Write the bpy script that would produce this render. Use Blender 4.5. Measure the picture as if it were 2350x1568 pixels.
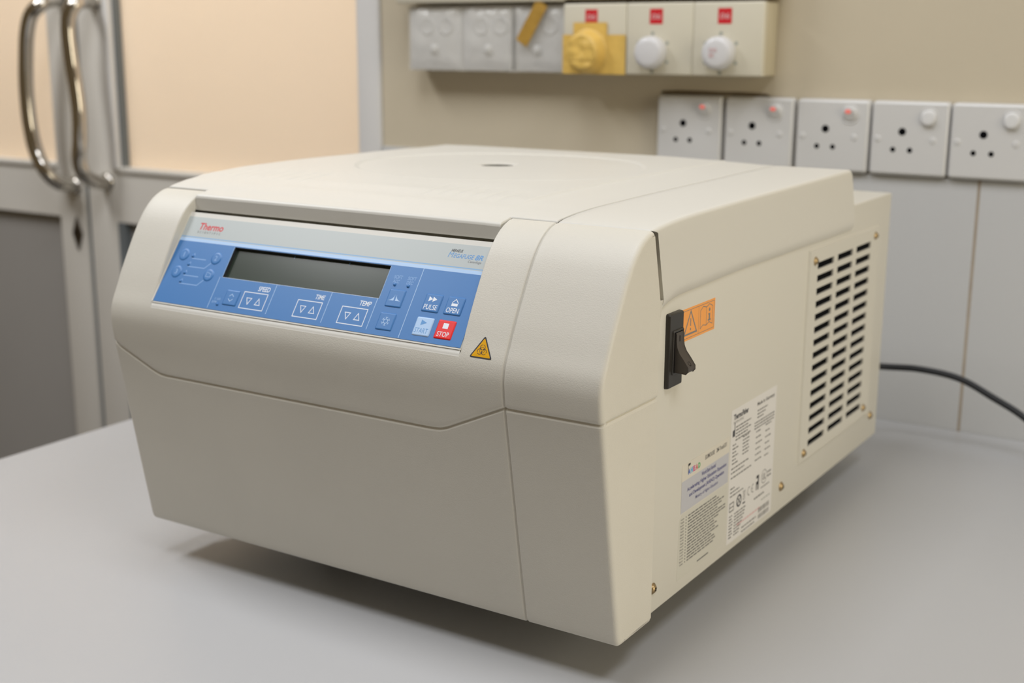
import bpy, bmesh, math, random
from mathutils import Vector, Matrix
random.seed(7)
for o in list(bpy.data.objects): bpy.data.objects.remove(o, do_unlink=True)
SC = bpy.context.scene
COL = SC.collection
TZ = 0.75                      # table top height above the floor; local z=0 is the table top
PI = math.pi

# ------------------------------------------------------------------ camera
cam = bpy.data.cameras.new('camera'); camo = bpy.data.objects.new('camera', cam); COL.objects.link(camo)
CP = Vector((0.7996, -0.7426, 0.4208 + TZ))
pitch, yaw, roll = 0.2283, -0.5669, 0.0039
fw = Vector((math.sin(yaw)*math.cos(pitch), math.cos(yaw)*math.cos(pitch), -math.sin(pitch)))
rt = fw.cross(Vector((0, 0, 1))).normalized(); up = rt.cross(fw)
r2 = rt*math.cos(roll) + up*math.sin(roll); u2 = up*math.cos(roll) - rt*math.sin(roll)
camo.matrix_world = Matrix(((r2.x, u2.x, -fw.x, CP.x), (r2.y, u2.y, -fw.y, CP.y), (r2.z, u2.z, -fw.z, CP.z), (0, 0, 0, 1)))
cam.sensor_width = 36; cam.lens = 2960.5*36/2350; cam.clip_start = 0.02
cam.dof.use_dof = True
cam.dof.focus_distance = (Vector((0.375, -0.06, 0.20+TZ)) - CP).dot(fw)
cam.dof.aperture_fstop = 6.6
SC.camera = camo

# ------------------------------------------------------------------ world, lamps, exposure
w = bpy.data.worlds.new('world'); SC.world = w; w.use_nodes = True
bg = w.node_tree.nodes['Background']; bg.inputs[0].default_value = (1.0, 0.74, 0.42, 1); bg.inputs[1].default_value = 0.125
WY_C = 0.695
def area(name, loc, size, sy, power, col, rot=(0, 0, 0)):
    l = bpy.data.lights.new(name, 'AREA'); l.shape = 'RECTANGLE'; l.size = size; l.size_y = sy; l.energy = power; l.color = col
    o = bpy.data.objects.new(name, l); COL.objects.link(o); o.location = (loc[0], loc[1], loc[2]+TZ); o.rotation_euler = rot
    return o
area('ceiling_tube_light', (0.10, -0.44, 1.88), 0.65, 1.0, 16.5, (0.94, 0.975, 1.05))
area('ceiling_tube_light', (1.35, -0.40, 1.85), 0.45, 1.0, 12.5, (0.95, 0.98, 1.05))
area('ceiling_tube_light', (-1.25, -0.38, 1.80), 0.40, 1.0, 27, (0.98, 0.985, 1.0))
area('window_light', (2.35, -0.10, 0.55), 1.2, 0.8, 15.5, (1.0, 0.905, 0.70), (0, math.radians(88), 0))
area('added_pane_backlight', (-0.80, WY_C+0.80, 1.75), 1.0, 0.5, 66, (1.0, 0.99, 1.0))  # unseen lamp added to brighten the frosted panes from behind
SC.view_settings.view_transform = 'Standard'; SC.view_settings.look = 'None'
SC.view_settings.gamma = 1; SC.view_settings.use_curve_mapping = False
SC.view_settings.exposure = 0.0

# ------------------------------------------------------------------ materials
def srgb(r, g, b):
    f = lambda c: (c/255/12.92) if c/255 <= 0.04045 else ((c/255+0.055)/1.055)**2.4
    return (f(r), f(g), f(b), 1)
MATS = {}
def mat(name, col, rough=0.5, metal=0.0, spec=0.5, bump=None, var=None, coat=0.0, emit=None, stain=None):
    m = bpy.data.materials.new(name); m.use_nodes = True; nt = m.node_tree; b = nt.nodes['Principled BSDF']
    b.inputs['Base Color'].default_value = col; b.inputs['Roughness'].default_value = rough
    b.inputs['Metallic'].default_value = metal; b.inputs['Specular IOR Level'].default_value = spec
    b.inputs['Coat Weight'].default_value = coat
    tc = nt.nodes.new('ShaderNodeTexCoord')
    if emit: b.inputs['Emission Color'].default_value = emit[0]; b.inputs['Emission Strength'].default_value = emit[1]
    if var:       # (scale, amount): soft mottling of the base colour
        n = nt.nodes.new('ShaderNodeTexNoise'); n.inputs['Scale'].default_value = var[0]; n.inputs['Detail'].default_value = 5
        nt.links.new(tc.outputs['Object'], n.inputs['Vector'])
        mx = nt.nodes.new('ShaderNodeMix'); mx.data_type = 'RGBA'
        a = var[1]; c2 = var[2] if len(var) > 2 else tuple([c*(1-a) for c in col[:3]]+[1])
        mx.inputs[6].default_value = col; mx.inputs[7].default_value = c2
        rr = nt.nodes.new('ShaderNodeMapRange'); rr.inputs[1].default_value = 0.35; rr.inputs[2].default_value = 0.75
        nt.links.new(n.outputs['Fac'], rr.inputs[0]); nt.links.new(rr.outputs[0], mx.inputs[0])
        nt.links.new(mx.outputs[2], b.inputs['Base Color'])
    if bump:      # (scale, strength, distance)
        n2 = nt.nodes.new('ShaderNodeTexNoise'); n2.inputs['Scale'].default_value = bump[0]; n2.inputs['Detail'].default_value = 2
        nt.links.new(tc.outputs['Object'], n2.inputs['Vector'])
        bp = nt.nodes.new('ShaderNodeBump'); bp.inputs['Strength'].default_value = bump[1]; bp.inputs['Distance'].default_value = bump[2]
        nt.links.new(n2.outputs['Fac'], bp.inputs['Height']); nt.links.new(bp.outputs[0], b.inputs['Normal'])
    MATS[name] = m
    return m
mat('cream_textured', (0.66, 0.63, 0.55, 1), 0.48, bump=(1200, 0.30, 0.0004), var=(9, 0.05))
mat('cream_smooth', (0.655, 0.635, 0.575, 1), 0.42, bump=(900, 0.06, 0.0004))
mat('cream_metal', (0.64, 0.615, 0.54, 1), 0.40, bump=(400, 0.05, 0.0004))
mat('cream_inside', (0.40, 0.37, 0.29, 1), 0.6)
mat('port_grey', (0.17, 0.16, 0.13, 1), 0.6)
mat('black_hole', (0.004, 0.004, 0.005, 1), 0.9, spec=0.05)
mat('blue', (0.048, 0.190, 0.47, 1), 0.38)
mat('light_blue', (0.42, 0.60, 0.85, 1), 0.38)
mat('line_blue', (0.20, 0.40, 0.66, 1), 0.38)
mat('panel_white', (0.46, 0.50, 0.49, 1), 0.38)
mat('print_glare_white', (0.80, 0.84, 0.90, 1), 0.45)  # white lettering, also the glare painted on the display's lower edge
mat('print_faint', (0.24, 0.42, 0.72, 1), 0.45)
mat('red', (0.80, 0.012, 0.012, 1), 0.35)
mat('logo_red', (0.62, 0.012, 0.02, 1), 0.45)
mat('logo_blue', (0.10, 0.30, 0.62, 1), 0.45)
mat('print_dark', (0.045, 0.045, 0.05, 1), 0.6)
mat('print_grey', (0.20, 0.20, 0.20, 1), 0.6)
mat('print_sticker', (0.13, 0.125, 0.12, 1), 0.6)
mat('print_navy', (0.10, 0.10, 0.24, 1), 0.6)
mat('lcd', (0.030, 0.042, 0.030, 1), 0.22, spec=0.5)
mat('lcd_rim_shade', (0.02, 0.022, 0.024, 1), 0.5)
mat('sticker_orange', (0.90, 0.37, 0.075, 1), 0.45)
mat('sticker_yellow', (0.80, 0.40, 0.0, 1), 0.45)
mat('sticker_white', (0.72, 0.70, 0.67, 1), 0.42)
mat('sticker_cream', (0.66, 0.62, 0.53, 1), 0.42)
mat('sticker_clear', (0.60, 0.58, 0.50, 1), 0.35)
mat('sticker_lilac', (0.50, 0.50, 0.53, 1), 0.42)
mat('black_plastic', (0.028, 0.025, 0.021, 1), 0.38)
mat('black_plastic_soft', (0.055, 0.045, 0.038, 1), 0.42)
mat('brass', (0.42, 0.31, 0.17, 1), 0.38, metal=1.0)
mat('table_laminate', (0.47, 0.47, 0.472, 1), 0.38, var=(3, 0.03), bump=(260, 0.03, 0.0005))
mat('table_edge', (0.5, 0.5, 0.49, 1), 0.4)
mat('steel_grey', (0.35, 0.35, 0.36, 1), 0.4, metal=0.6)
mat('wall_paint', (0.58, 0.51, 0.38, 1), 0.6, var=(5, 0.06), bump=(120, 0.1, 0.001))
mat('plaster_gap', (0.16, 0.12, 0.075, 1), 0.9)
mat('ceiling_paint', (0.8, 0.79, 0.76, 1), 0.8)
mat('floor_tile', (0.14, 0.13, 0.12, 1), 0.4, var=(4, 0.1))
mat('white_plastic', (0.64, 0.635, 0.62, 1), 0.30)
mat('white_knob', (0.66, 0.655, 0.66, 1), 0.35)
mat('ivory_plastic', (0.66, 0.62, 0.50, 1), 0.38)
mat('ivory_edge', (0.55, 0.49, 0.35, 1), 0.45)
mat('neon_red', (0.85, 0.25, 0.22, 1), 0.3, emit=((1, 0.15, 0.12, 1), 0.35))
mat('red_label', (0.62, 0.02, 0.03, 1), 0.4)
mat('faint_ink', (0.33, 0.35, 0.31, 1), 0.5)
mat('faint_pink', (0.68, 0.42, 0.42, 1), 0.5)
mat('tape', (0.78, 0.52, 0.13, 1), 0.42, var=(60, 0.18), bump=(70, 0.5, 0.002))
mat('tape_brown', (0.46, 0.27, 0.05, 1), 0.42, var=(50, 0.2), bump=(70, 0.4, 0.002))
mat('grey_powder', (0.70, 0.67, 0.61, 1), 0.42, var=(3, 0.04))
mat('grey_post', (0.70, 0.69, 0.67, 1), 0.42)
mat('grey_panel', (0.34, 0.325, 0.305, 1), 0.45, var=(3, 0.06))
mat('bead_white', (0.85, 0.84, 0.82, 1), 0.3)
mat('gasket', (0.16, 0.18, 0.19, 1), 0.5)
mat('chrome', (0.60, 0.57, 0.52, 1), 0.10, metal=1.0)
mat('chrome_dark', (0.16, 0.14, 0.12, 1), 0.35, metal=1.0)
mat('cord_rubber', (0.010, 0.011, 0.013, 1), 0.45)
mat('rubber_foot', (0.03, 0.03, 0.03, 1), 0.7)
for nm, c in (('ink_blue', (0.05, 0.12, 0.45, 1)), ('ink_cyan', (0.1, 0.4, 0.7, 1)), ('ink_pink', (0.6, 0.1, 0.25, 1)), ('ink_red', (0.6, 0.08, 0.08, 1)), ('ink_green', (0.1, 0.4, 0.12, 1))): mat(nm, c, 0.5)
# clear shrink film over the switches
m = bpy.data.materials.new('clear_film'); m.use_nodes = True; nt = m.node_tree; nt.nodes.clear()
out = nt.nodes.new('ShaderNodeOutputMaterial'); mx = nt.nodes.new('ShaderNodeMixShader'); tr = nt.nodes.new('ShaderNodeBsdfTransparent'); gl = nt.nodes.new('ShaderNodeBsdfPrincipled')
gl.inputs['Base Color'].default_value = (0.80, 0.78, 0.72, 1); gl.inputs['Roughness'].default_value = 0.14
tc = nt.nodes.new('ShaderNodeTexCoord'); n2 = nt.nodes.new('ShaderNodeTexNoise'); n2.inputs['Scale'].default_value = 28; n2.inputs['Detail'].default_value = 2
bp = nt.nodes.new('ShaderNodeBump'); bp.inputs['Strength'].default_value = 0.7; bp.inputs['Distance'].default_value = 0.008
nt.links.new(tc.outputs['Object'], n2.inputs['Vector']); nt.links.new(n2.outputs['Fac'], bp.inputs['Height']); nt.links.new(bp.outputs[0], gl.inputs['Normal'])
mx.inputs[0].default_value = 0.28
nt.links.new(tr.outputs[0], mx.inputs[1]); nt.links.new(gl.outputs[0], mx.inputs[2]); nt.links.new(mx.outputs[0], out.inputs[0]); MATS['clear_film'] = m
# frosted glass: lets the backlight added behind it through
def frosted(name, col):
    m = bpy.data.materials.new(name); m.use_nodes = True; nt = m.node_tree; b = nt.nodes['Principled BSDF']
    b.inputs['Base Color'].default_value = col; b.inputs['Roughness'].default_value = 0.32; b.inputs['Specular IOR Level'].default_value = 0.5
    tl = nt.nodes.new('ShaderNodeBsdfTranslucent'); tl.inputs[0].default_value = col
    mx = nt.nodes.new('ShaderNodeMixShader'); mx.inputs[0].default_value = 0.45
    nt.links.new(b.outputs[0], mx.inputs[1]); nt.links.new(tl.outputs[0], mx.inputs[2]); nt.links.new(mx.outputs[0], nt.nodes['Material Output'].inputs[0])
    MATS[name] = m
frosted('frosted_cream', (0.90, 0.80, 0.67, 1))
# glazed tiles with grout lines from object coordinates
m = bpy.data.materials.new('glazed_tile'); m.use_nodes = True; nt = m.node_tree; b = nt.nodes['Principled BSDF']
tc = nt.nodes.new('ShaderNodeTexCoord'); sp = nt.nodes.new('ShaderNodeSeparateXYZ'); nt.links.new(tc.outputs['Object'], sp.inputs[0])
def gridline(axis, off, pitch, half):
    a = nt.nodes.new('ShaderNodeMath'); a.operation = 'SUBTRACT'; nt.links.new(sp.outputs[axis], a.inputs[0]); a.inputs[1].default_value = off
    c = nt.nodes.new('ShaderNodeMath'); c.operation = 'PINGPONG'; nt.links.new(a.outputs[0], c.inputs[0]); c.inputs[1].default_value = pitch/2
    d = nt.nodes.new('ShaderNodeMath'); d.operation = 'LESS_THAN'; nt.links.new(c.outputs[0], d.inputs[0]); d.inputs[1].default_value = half
    return d
g1 = gridline('X', 0.479, 0.30, 0.0016)
nz = nt.nodes.new('ShaderNodeTexNoise'); nz.inputs['Scale'].default_value = 30; nt.links.new(tc.outputs['Object'], nz.inputs['Vector'])
gc = nt.nodes.new('ShaderNodeMix'); gc.data_type = 'RGBA'; gc.inputs[6].default_value = (0.44, 0.37, 0.28, 1); gc.inputs[7].default_value = (0.24, 0.19, 0.14, 1); nt.links.new(nz.outputs['Fac'], gc.inputs[0])
mxx = nt.nodes.new('ShaderNodeMix'); mxx.data_type = 'RGBA'; mxx.inputs[6].default_value = (0.50, 0.50, 0.49, 1)
nt.links.new(g1.outputs[0], mxx.inputs[0]); nt.links.new(gc.outputs[2], mxx.inputs[7]); nt.links.new(mxx.outputs[2], b.inputs['Base Color'])
b.inputs['Roughness'].default_value = 0.35; MATS['glazed_tile'] = m

# ------------------------------------------------------------------ helpers
def sm(a, b, x):
    t = max(0, min(1, (x-a)/(b-a))) if a != b else (1 if x >= b else 0)
    return t*t*(3-2*t)
def lerp(a, b, t): return a+(b-a)*t
def tag(o, label, cat, group=None):
    o['label'] = label; o['category'] = cat
    if group: o['group'] = group
    return o
def empty(name, loc=(0, 0, 0), label=None, cat=None, group=None, rot=(0, 0, 0)):
    o = bpy.data.objects.new(name, None); COL.objects.link(o); o.location = (loc[0], loc[1], loc[2]+TZ); o.rotation_euler = rot; o.empty_display_size = 0.05
    if label: tag(o, label, cat, group)
    return o
class MB:
    """collects geometry with several materials and links it as ONE mesh object"""
    def __init__(s): s.v = []; s.f = []; s.m = []; s.sm = []
    def add(s, vs, fs, mt, smooth=False):
        n = len(s.v); s.v += [tuple(p) for p in vs]
        for f in fs: s.f.append([i+n for i in f]); s.m.append(mt); s.sm.append(smooth)
    def box(s, x0, x1, y0, y1, z0, z1, mt, smooth=False):
        v = [(x, y, z) for x in (x0, x1) for y in (y0, y1) for z in (z0, z1)]
        s.add(v, [(0, 1, 3, 2), (4, 6, 7, 5), (0, 4, 5, 1), (2, 3, 7, 6), (0, 2, 6, 4), (1, 5, 7, 3)], mt, smooth)
    def bm(s, bm, mt, smooth=True):
        bm.verts.ensure_lookup_table(); bm.verts.index_update()
        s.add([v.co[:] for v in bm.verts], [[v.index for v in f.verts] for f in bm.faces], mt, smooth); bm.free()
    def rbox(s, x0, x1, y0, y1, z0, z1, mt, r=0.001, seg=2, edges='all'):
        """bevelled box"""
        b = bmesh.new(); bmesh.ops.create_cube(b, size=1)
        for v in b.verts: v.co = Vector((lerp(x0, x1, v.co.x+.5), lerp(y0, y1, v.co.y+.5), lerp(z0, z1, v.co.z+.5)))
        es = b.edges[:]
        bmesh.ops.bevel(b, geom=es, offset=r, segments=seg, affect='EDGES', profile=0.5)
        s.bm(b, mt, True)
    def grid(s, rows, mt, smooth=True, skip=None, closed=False):
        nr = len(rows); nc = len(rows[0]); n = len(s.v)
        for r in rows: s.v += [tuple(p) for p in r]
        for i in range(nr-1):
            for j in range(nc-1 + (1 if closed else 0)):
                if skip and skip(i, j): continue
                j2 = (j+1) % nc
                s.f.append([n+i*nc+j, n+i*nc+j2, n+(i+1)*nc+j2, n+(i+1)*nc+j]); s.m.append(mt); s.sm.append(smooth)
    def lathe(s, prof, M, mt, n=32, smooth=True, cap0=True, cap1=True):
        """prof: list of (r,h); M maps (x,y,h) to 3D"""
        rows = [[M(r*math.cos(2*PI*k/n), r*math.sin(2*PI*k/n), h) for k in range(n)] for r, h in prof]
        s.grid(rows, mt, smooth, closed=True)
        for r, c in ((rows[0], cap0), (rows[-1], cap1)):
            if c: s.add(r, [list(range(n))], mt, False)
    def tube(s, pts, r, mt, n=16, sub=8):
        P = spline(pts, sub); rows = []
        prev = None
        for i, p in enumerate(P):
            t = (P[min(i+1, len(P)-1)]-P[max(i-1, 0)]).normalized()
            a = prev if prev is not None else (Vector((0, 0, 1)) if abs(t.z) < .9 else Vector((1, 0, 0)))
            a = (a-t*a.dot(t)).normalized(); prev = a; b = t.cross(a)
            rows.append([p+(a*math.cos(2*PI*k/n)+b*math.sin(2*PI*k/n))*r for k in range(n)])
        s.grid(rows, mt, True, closed=True)
        s.add(rows[0], [list(range(n))], mt); s.add(rows[-1], [list(range(n))], mt)
    # ---- flat printing on a surface given by M(u,v,h)
    def poly(s, M, pts, h, mt): s.add([M(u, v, h) for u, v in pts], [list(range(len(pts)))], mt)
    def rect(s, M, u0, v0, u1, v1, h, mt): s.poly(M, [(u0, v0), (u1, v0), (u1, v1), (u0, v1)], h, mt)
    def slab(s, M, pts, h0, h1, mt, side=None):
        n = len(pts); s.add([M(u, v, h0) for u, v in pts]+[M(u, v, h1) for u, v in pts],
            [list(range(n))[::-1], list(range(n, 2*n))]+[[i, (i+1) % n, (i+1) % n+n, i+n] for i in range(n)], mt)
    def line(s, M, pts, wd, h, mt, closed=False):
        n = len(pts); q = [Vector(p) for p in pts]; L = []; R = []
        for i in range(n):
            a = q[(i-1) % n] if (closed or i > 0) else None; b = q[(i+1) % n] if (closed or i < n-1) else None
            d1 = (q[i]-a).normalized() if a is not None else (b-q[i]).normalized(); d2 = (b-q[i]).normalized() if b is not None else d1
            n1 = Vector((-d1.y, d1.x)); n2 = Vector((-d2.y, d2.x)); mm = n1+n2
            if mm.length < 1e-6: mm = n1
            mm.normalize(); k = min(2.5, 1/max(.3, mm.dot(n1))); L.append(q[i]+mm*wd/2*k); R.append(q[i]-mm*wd/2*k)
        for i in range(n if closed else n-1):
            j = (i+1) % n; s.poly(M, [R[i][:], R[j][:], L[j][:], L[i][:]], h, mt)
    def arc(s, M, c, r, wd, h, mt, a0=0, a1=360, n=28):
        k = max(3, int(n*abs(a1-a0)/360))
        for i in range(k):
            t0 = math.radians(lerp(a0, a1, i/k)); t1 = math.radians(lerp(a0, a1, (i+1)/k)); ri = r-wd/2; ro = r+wd/2
            s.poly(M, [(c[0]+ri*math.cos(t0), c[1]+ri*math.sin(t0)), (c[0]+ro*math.cos(t0), c[1]+ro*math.sin(t0)), (c[0]+ro*math.cos(t1), c[1]+ro*math.sin(t1)), (c[0]+ri*math.cos(t1), c[1]+ri*math.sin(t1))], h, mt)
    def disk(s, M, c, r, h, mt, n=20): s.poly(M, [(c[0]+r*math.cos(2*PI*k/n), c[1]+r*math.sin(2*PI*k/n)) for k in range(n)], h, mt)
    def text(s, M, body, u0, v0, u1, v1, h, mt, shear=0.0, bold=0.0):
        V, F = textmesh(body, bold, shear)
        xs = [p[0] for p in V]; ys = [p[1] for p in V]; a, b, c, d = min(xs), max(xs), min(ys), max(ys)
        s.add([M(lerp(u0, u1, (x-a)/(b-a)), lerp(v0, v1, (y-c)/(d-c)), h) for x, y in V], F, mt)
    def keytop(s, M, u0, v0, u1, v1, h, r, mt, rim=0.0009):
        """rounded raised key with soft shoulders"""
        def ring(inset, hh):
            rr = max(r-inset, 0.0001); P = []
            for cx, cy, a in ((u1-r, v1-r, 0), (u0+r, v1-r, 90), (u0+r, v0+r, 180), (u1-r, v0+r, 270)):
                for k in range(5):
                    t = math.radians(a+22.5*k); P.append(M(cx+rr*math.cos(t), cy+rr*math.sin(t), hh))
            return P
        rows = [ring(0, 0), ring(rim*.15, h*.45), ring(rim*.5, h*.85), ring(rim, h)]
        s.grid(rows, mt, True, closed=True); s.add(rows[-1], [list(range(20))], mt, True)
    def build(s, name, parent=None, bevel=None, auto=35, loc=None):
        me = bpy.data.meshes.new(name); me.from_pydata(s.v, [], s.f)
        keys = []
        for k in s.m:
            if k not in keys: keys.append(k)
        for k in keys: me.materials.append(MATS[k])
        for i, p in enumerate(me.polygons): p.material_index = keys.index(s.m[i]); p.use_smooth = s.sm[i] or bool(bevel)
        me.validate()
        o = bpy.data.objects.new(name, me); COL.objects.link(o)
        if parent: o.parent = parent
        else: o.location = (0, 0, TZ)
        if loc: o.location = loc
        if bevel:
            b = o.modifiers.new('bevel', 'BEVEL'); b.width = bevel; b.segments = 3; b.limit_method = 'ANGLE'; b.angle_limit = math.radians(40); b.harden_normals = True
        return o
def weld(o, dist=1e-6):
    bm = bmesh.new(); bm.from_mesh(o.data); bmesh.ops.remove_doubles(bm, verts=bm.verts, dist=dist)
    bmesh.ops.recalc_face_normals(bm, faces=bm.faces); bm.to_mesh(o.data); bm.free(); return o
def spline(pts, sub=8):
    P = [Vector(p) for p in pts]; out = []
    for i in range(len(P)-1):
        p0 = P[max(i-1, 0)]; p1 = P[i]; p2 = P[i+1]; p3 = P[min(i+2, len(P)-1)]
        for k in range(sub):
            t = k/sub; out.append(0.5*((2*p1)+(p2-p0)*t+(2*p0-5*p1+4*p2-p3)*t*t+(3*p1-p0-3*p2+p3)*t**3))
    out.append(P[-1]); return out
TM = {}
def textmesh(body, bold=0.0, shear=0.0):
    key = (body, bold, shear)
    if key in TM: return TM[key]
    cu = bpy.data.curves.new('t', 'FONT'); cu.body = body; cu.size = 1; cu.offset = bold; cu.shear = shear; cu.resolution_u = 3; cu.fill_mode = 'FRONT'
    ob = bpy.data.objects.new('t', cu); COL.objects.link(ob); dg = bpy.context.evaluated_depsgraph_get()
    me = bpy.data.meshes.new_from_object(ob.evaluated_get(dg)); V = [(v.co.x, v.co.y) for v in me.vertices]; F = [list(p.vertices) for p in me.polygons]
    bpy.data.objects.remove(ob); bpy.data.meshes.remove(me); bpy.data.curves.remove(cu)
    TM[key] = (V, F); return V, F
def copy_tree(o, parent=None):
    c = o.copy(); COL.objects.link(c)
    if parent: c.parent = parent
    for ch in list(o.children): copy_tree(ch, c)
    return c
def structure(o): o['kind'] = 'structure'; return o

# ================================================================== ROOM
WY = 0.695      # face of the wall with the sockets
b = MB(); b.box(-0.330, 2.6, WY, WY+0.15, -0.75, 1.95, 'wall_paint')
b.add([(x, WY-.0004, z) for x, z in ((.098, .3640), (.120, .3652), (.150, .3650), (.175, .3644), (.200, .3648), (.232, .3636), (.238, .3604), (.098, .3602))], [list(range(8))], 'plaster_gap')
structure(b.build('wall_back'))
b = MB(); b.box(-2.3, -1.66, WY, WY+0.15, -0.75, 1.95, 'wall_paint'); b.box(-1.66, -0.33, WY, WY+0.15, 1.36, 1.95, 'wall_paint'); structure(b.build('wall_left'))
b = MB(); b.box(-2.4, 2.6, -3.2, WY+1.9, -0.80, -0.75, 'floor_tile'); structure(b.build('floor'))
b = MB(); b.box(-2.4, 2.6, -3.2, WY+1.9, 1.95, 2.0, 'ceiling_paint'); structure(b.build('ceiling'))
b = MB(); b.box(-2.4, 0.4, WY+1.5, WY+1.6, -0.75, 1.95, 'ceiling_paint'); structure(b.build('wall_corridor'))
# glazed tile dado up to the sockets
b = MB(); b.rbox(-0.328, 2.5, 0.689, WY-0.0002, -0.60, 0.2785, 'glazed_tile', 0.0015); structure(b.build('trim_1'))
# door frame post
DY = 0.72
b = MB(); b.rbox(-0.371, -0.331, DY-0.030, DY+0.05, -0.75, 1.35, 'grey_post', 0.003); b.rbox(-1.66, -0.371, DY-0.030, DY+0.05, 1.30, 1.36, 'grey_post', 0.003); structure(b.build('trim_2'))
def door_leaf(name, x0, x1, gx0, gx1, inner, hs):
    """aluminium door leaf: stiles, rails, frosted pane above, grey board below"""
    z0, z1 = -0.74, 1.295; gz0 = 0.218; pz1 = 0.123; f0 = DY; f1 = DY+0.04
    b = MB()
    b.rbox(x0, gx0, f0, f1, z0, z1, 'grey_powder', 0.002); b.rbox(gx1, x1, f0, f1, z0, z1, 'grey_powder', 0.002)
    b.box(gx0-.001, gx1+.001, f0+.001, f1, pz1, gz0-0.010, 'grey_powder'); b.box(gx0-.001, gx1+.001, f0+.001, f1, 1.22, z1, 'grey_powder'); b.box(gx0-.001, gx1+.001, f0+.001, f1, z0, z0+0.12, 'grey_powder')
    leaf = structure(b.build(name))
    b = MB(); b.box(gx0, gx1, f0+.018, f0+.024, gz0-.012, 1.225, 'frosted_cream'); b.build('glass_pane', leaf).location = (0, 0, 0)
    b = MB(); b.rbox(gx0, gx1, f0-.003, f0+.016, gz0-.012, gz0-.002, 'grey_powder', 0.002)
    b.build('glazing_sill', leaf).location = (0, 0, 0)
    b = MB(); b.box(gx0-.001, gx1+.001, f0+.014, f0+.022, z0+.10, pz1+.003, 'grey_panel'); b.build('lower_board', leaf).location = (0, 0, 0)
    return leaf
rd = door_leaf('door_1', -0.9855, -0.372, -0.917, -0.374, 1, 1)
b = MB(); b.rbox(-0.917, -0.9035, DY-0.006, DY+0.018, 0.212, 1.225, 'bead_white', 0.003); b.box(-0.9035, -0.8985, DY+0.004, DY+0.018, 0.216, 1.22, 'gasket'); b.build('glazing_bead', rd)['label'] = 'white glazing bead'
b = MB(); b.box(-0.917, -0.9015, DY+0.0, DY+0.016, -0.63, 0.1225, 'gasket'); b.build('board_gasket', rd)
ld = door_leaf('door_2', -1.650, -0.9968, -1.62, -1.064, -1, -1)
b = MB(); b.box(-0.9967, -0.9856, DY+0.006, DY+0.03, -0.74, 1.29, 'gasket'); b.build('edge_seal', ld)
# keyhole plate (lozenge) on the left leaf
b = MB(); M = lambda u, v, h: (-1.0195+u, DY-h, 0.096+v)
b.slab(M, [(0, -.030), (.0125, 0), (0, .030), (-.0125, 0)], 0, 0.003, 'chrome_dark'); b.disk(M, (0, 0.004), .004, .0031, 'black_hole'); b.rect(M, -.0015, -.012, .0015, .004, .0031, 'black_hole')
b.build('keyhole_plate', ld, bevel=0.0008)
# D shaped pull handles
def handle(pts, leaf, mz):
    b = MB(); b.tube(pts, 0.0122, 'chrome', 20, 10)
    for p in (pts[0], pts[-1]):
        b.lathe([(0.016, 0), (0.016, .003), (0.0130, .006)], (lambda P: (lambda x, y, h: (P[0]+x, DY-h, P[2]+y)))(p), 'chrome', 24)
    b.build('door_handle', leaf)
handle([(-0.938, DY, .4825), (-0.936, .700, .4820), (-.928, .676, .479), (-.934, .666, .464), (-.939, .664, .436), (-.936, .664, .388), (-.930, .664, .347), (-.927, .664, .305), (-.930, .664, .264), (-.935, .664, .232), (-.934, .670, .207), (-.935, .690, .194), (-.9365, .705, .190), (-.9366, DY, .1895)], rd, 0)
handle([(-1.016, DY, .4860), (-1.016, .700, .4855), (-1.018, .678, .478), (-1.032, .667, .460), (-1.042, .664, .430), (-1.049, .664, .392), (-1.0535, .664, .355), (-1.0545, .664, .319), (-1.052, .664, .280), (-1.043, .664, .241), (-1.030, .667, .212), (-1.020, .680, .190), (-1.018, .702, .180), (-1.018, DY, .178)], ld, 0)

# ================================================================== TABLE
tb = empty('lab_table', (0.5, 0.1, -0.75), 'pale grey laminate work table pushed against the tiled wall', 'table')
def tchild(b, name, **k):
    o = b.build(name, tb, **k); o.location = (-0.5, -0.1, 0.75); return o
b = MB(); b.rbox(-0.327, 1.45, -0.46, 0.6885, -0.030, 0.0, 'table_laminate', 0.0025, 3); tchild(b, 'table_top')
for x in (-0.28, 1.38):
    for y in (-0.40, 0.62):
        b = MB(); b.rbox(x, x+.04, y, y+.04, -0.75, -0.0295, 'steel_grey', 0.003); tchild(b, 'leg')
b = MB()
b.box(-.24, 1.38, -.39, -.36, -.09, -.0295, 'steel_grey'); tchild(b, 'front_rail'); b = MB(); b.box(-.24, 1.38, .63, .66, -.09, -.0295, 'steel_grey'); tchild(b, 'rear_rail')

# ================================================================== CENTRIFUGE
W = 0.44
cf = empty('centrifuge', (0, 0, 0), 'large cream benchtop centrifuge with blue control panel and side vents standing on the grey table', 'centrifuge')
PROF = [(0.0, .0318), (-.020, .0318), (-.036, .0318), (-.0425, .0320), (-.0452, .0335), (-.0467, .0370), (-.0480, .0440), (-.0530, .0710), (-.0602, .1120), (-.0675, .1540), (-.0728, .1840),
        (-.0745, .1930), (-.0757, .2020), (-.0761, .2100), (-.0752, .2170), (-.0733, .2230), (-.0690, .2320), (-.0625, .2455), (-.0545, .2605), (-.0465, .2745), (-.0385, .2865), (-.0300, .2955), (-.0210, .3015), (-.0110, .3050), (-.002, .3063)]
DP = [p.to_2d() if len(p) > 2 else p for p in spline([(a, b_, 0) for a, b_ in PROF], 12)]
SL = [0.0]
for a, b_ in zip(DP[:-1], DP[1:]): SL.append(SL[-1]+(b_-a).length)
def P2(s):
    import bisect
    s = max(0, min(SL[-1]-1e-9, s)); i = min(len(DP)-2, max(0, bisect.bisect_right(SL, s)-1)); t = (s-SL[i])/(SL[i+1]-SL[i]+1e-12)
    return DP[i].lerp(DP[i+1], t)
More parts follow.
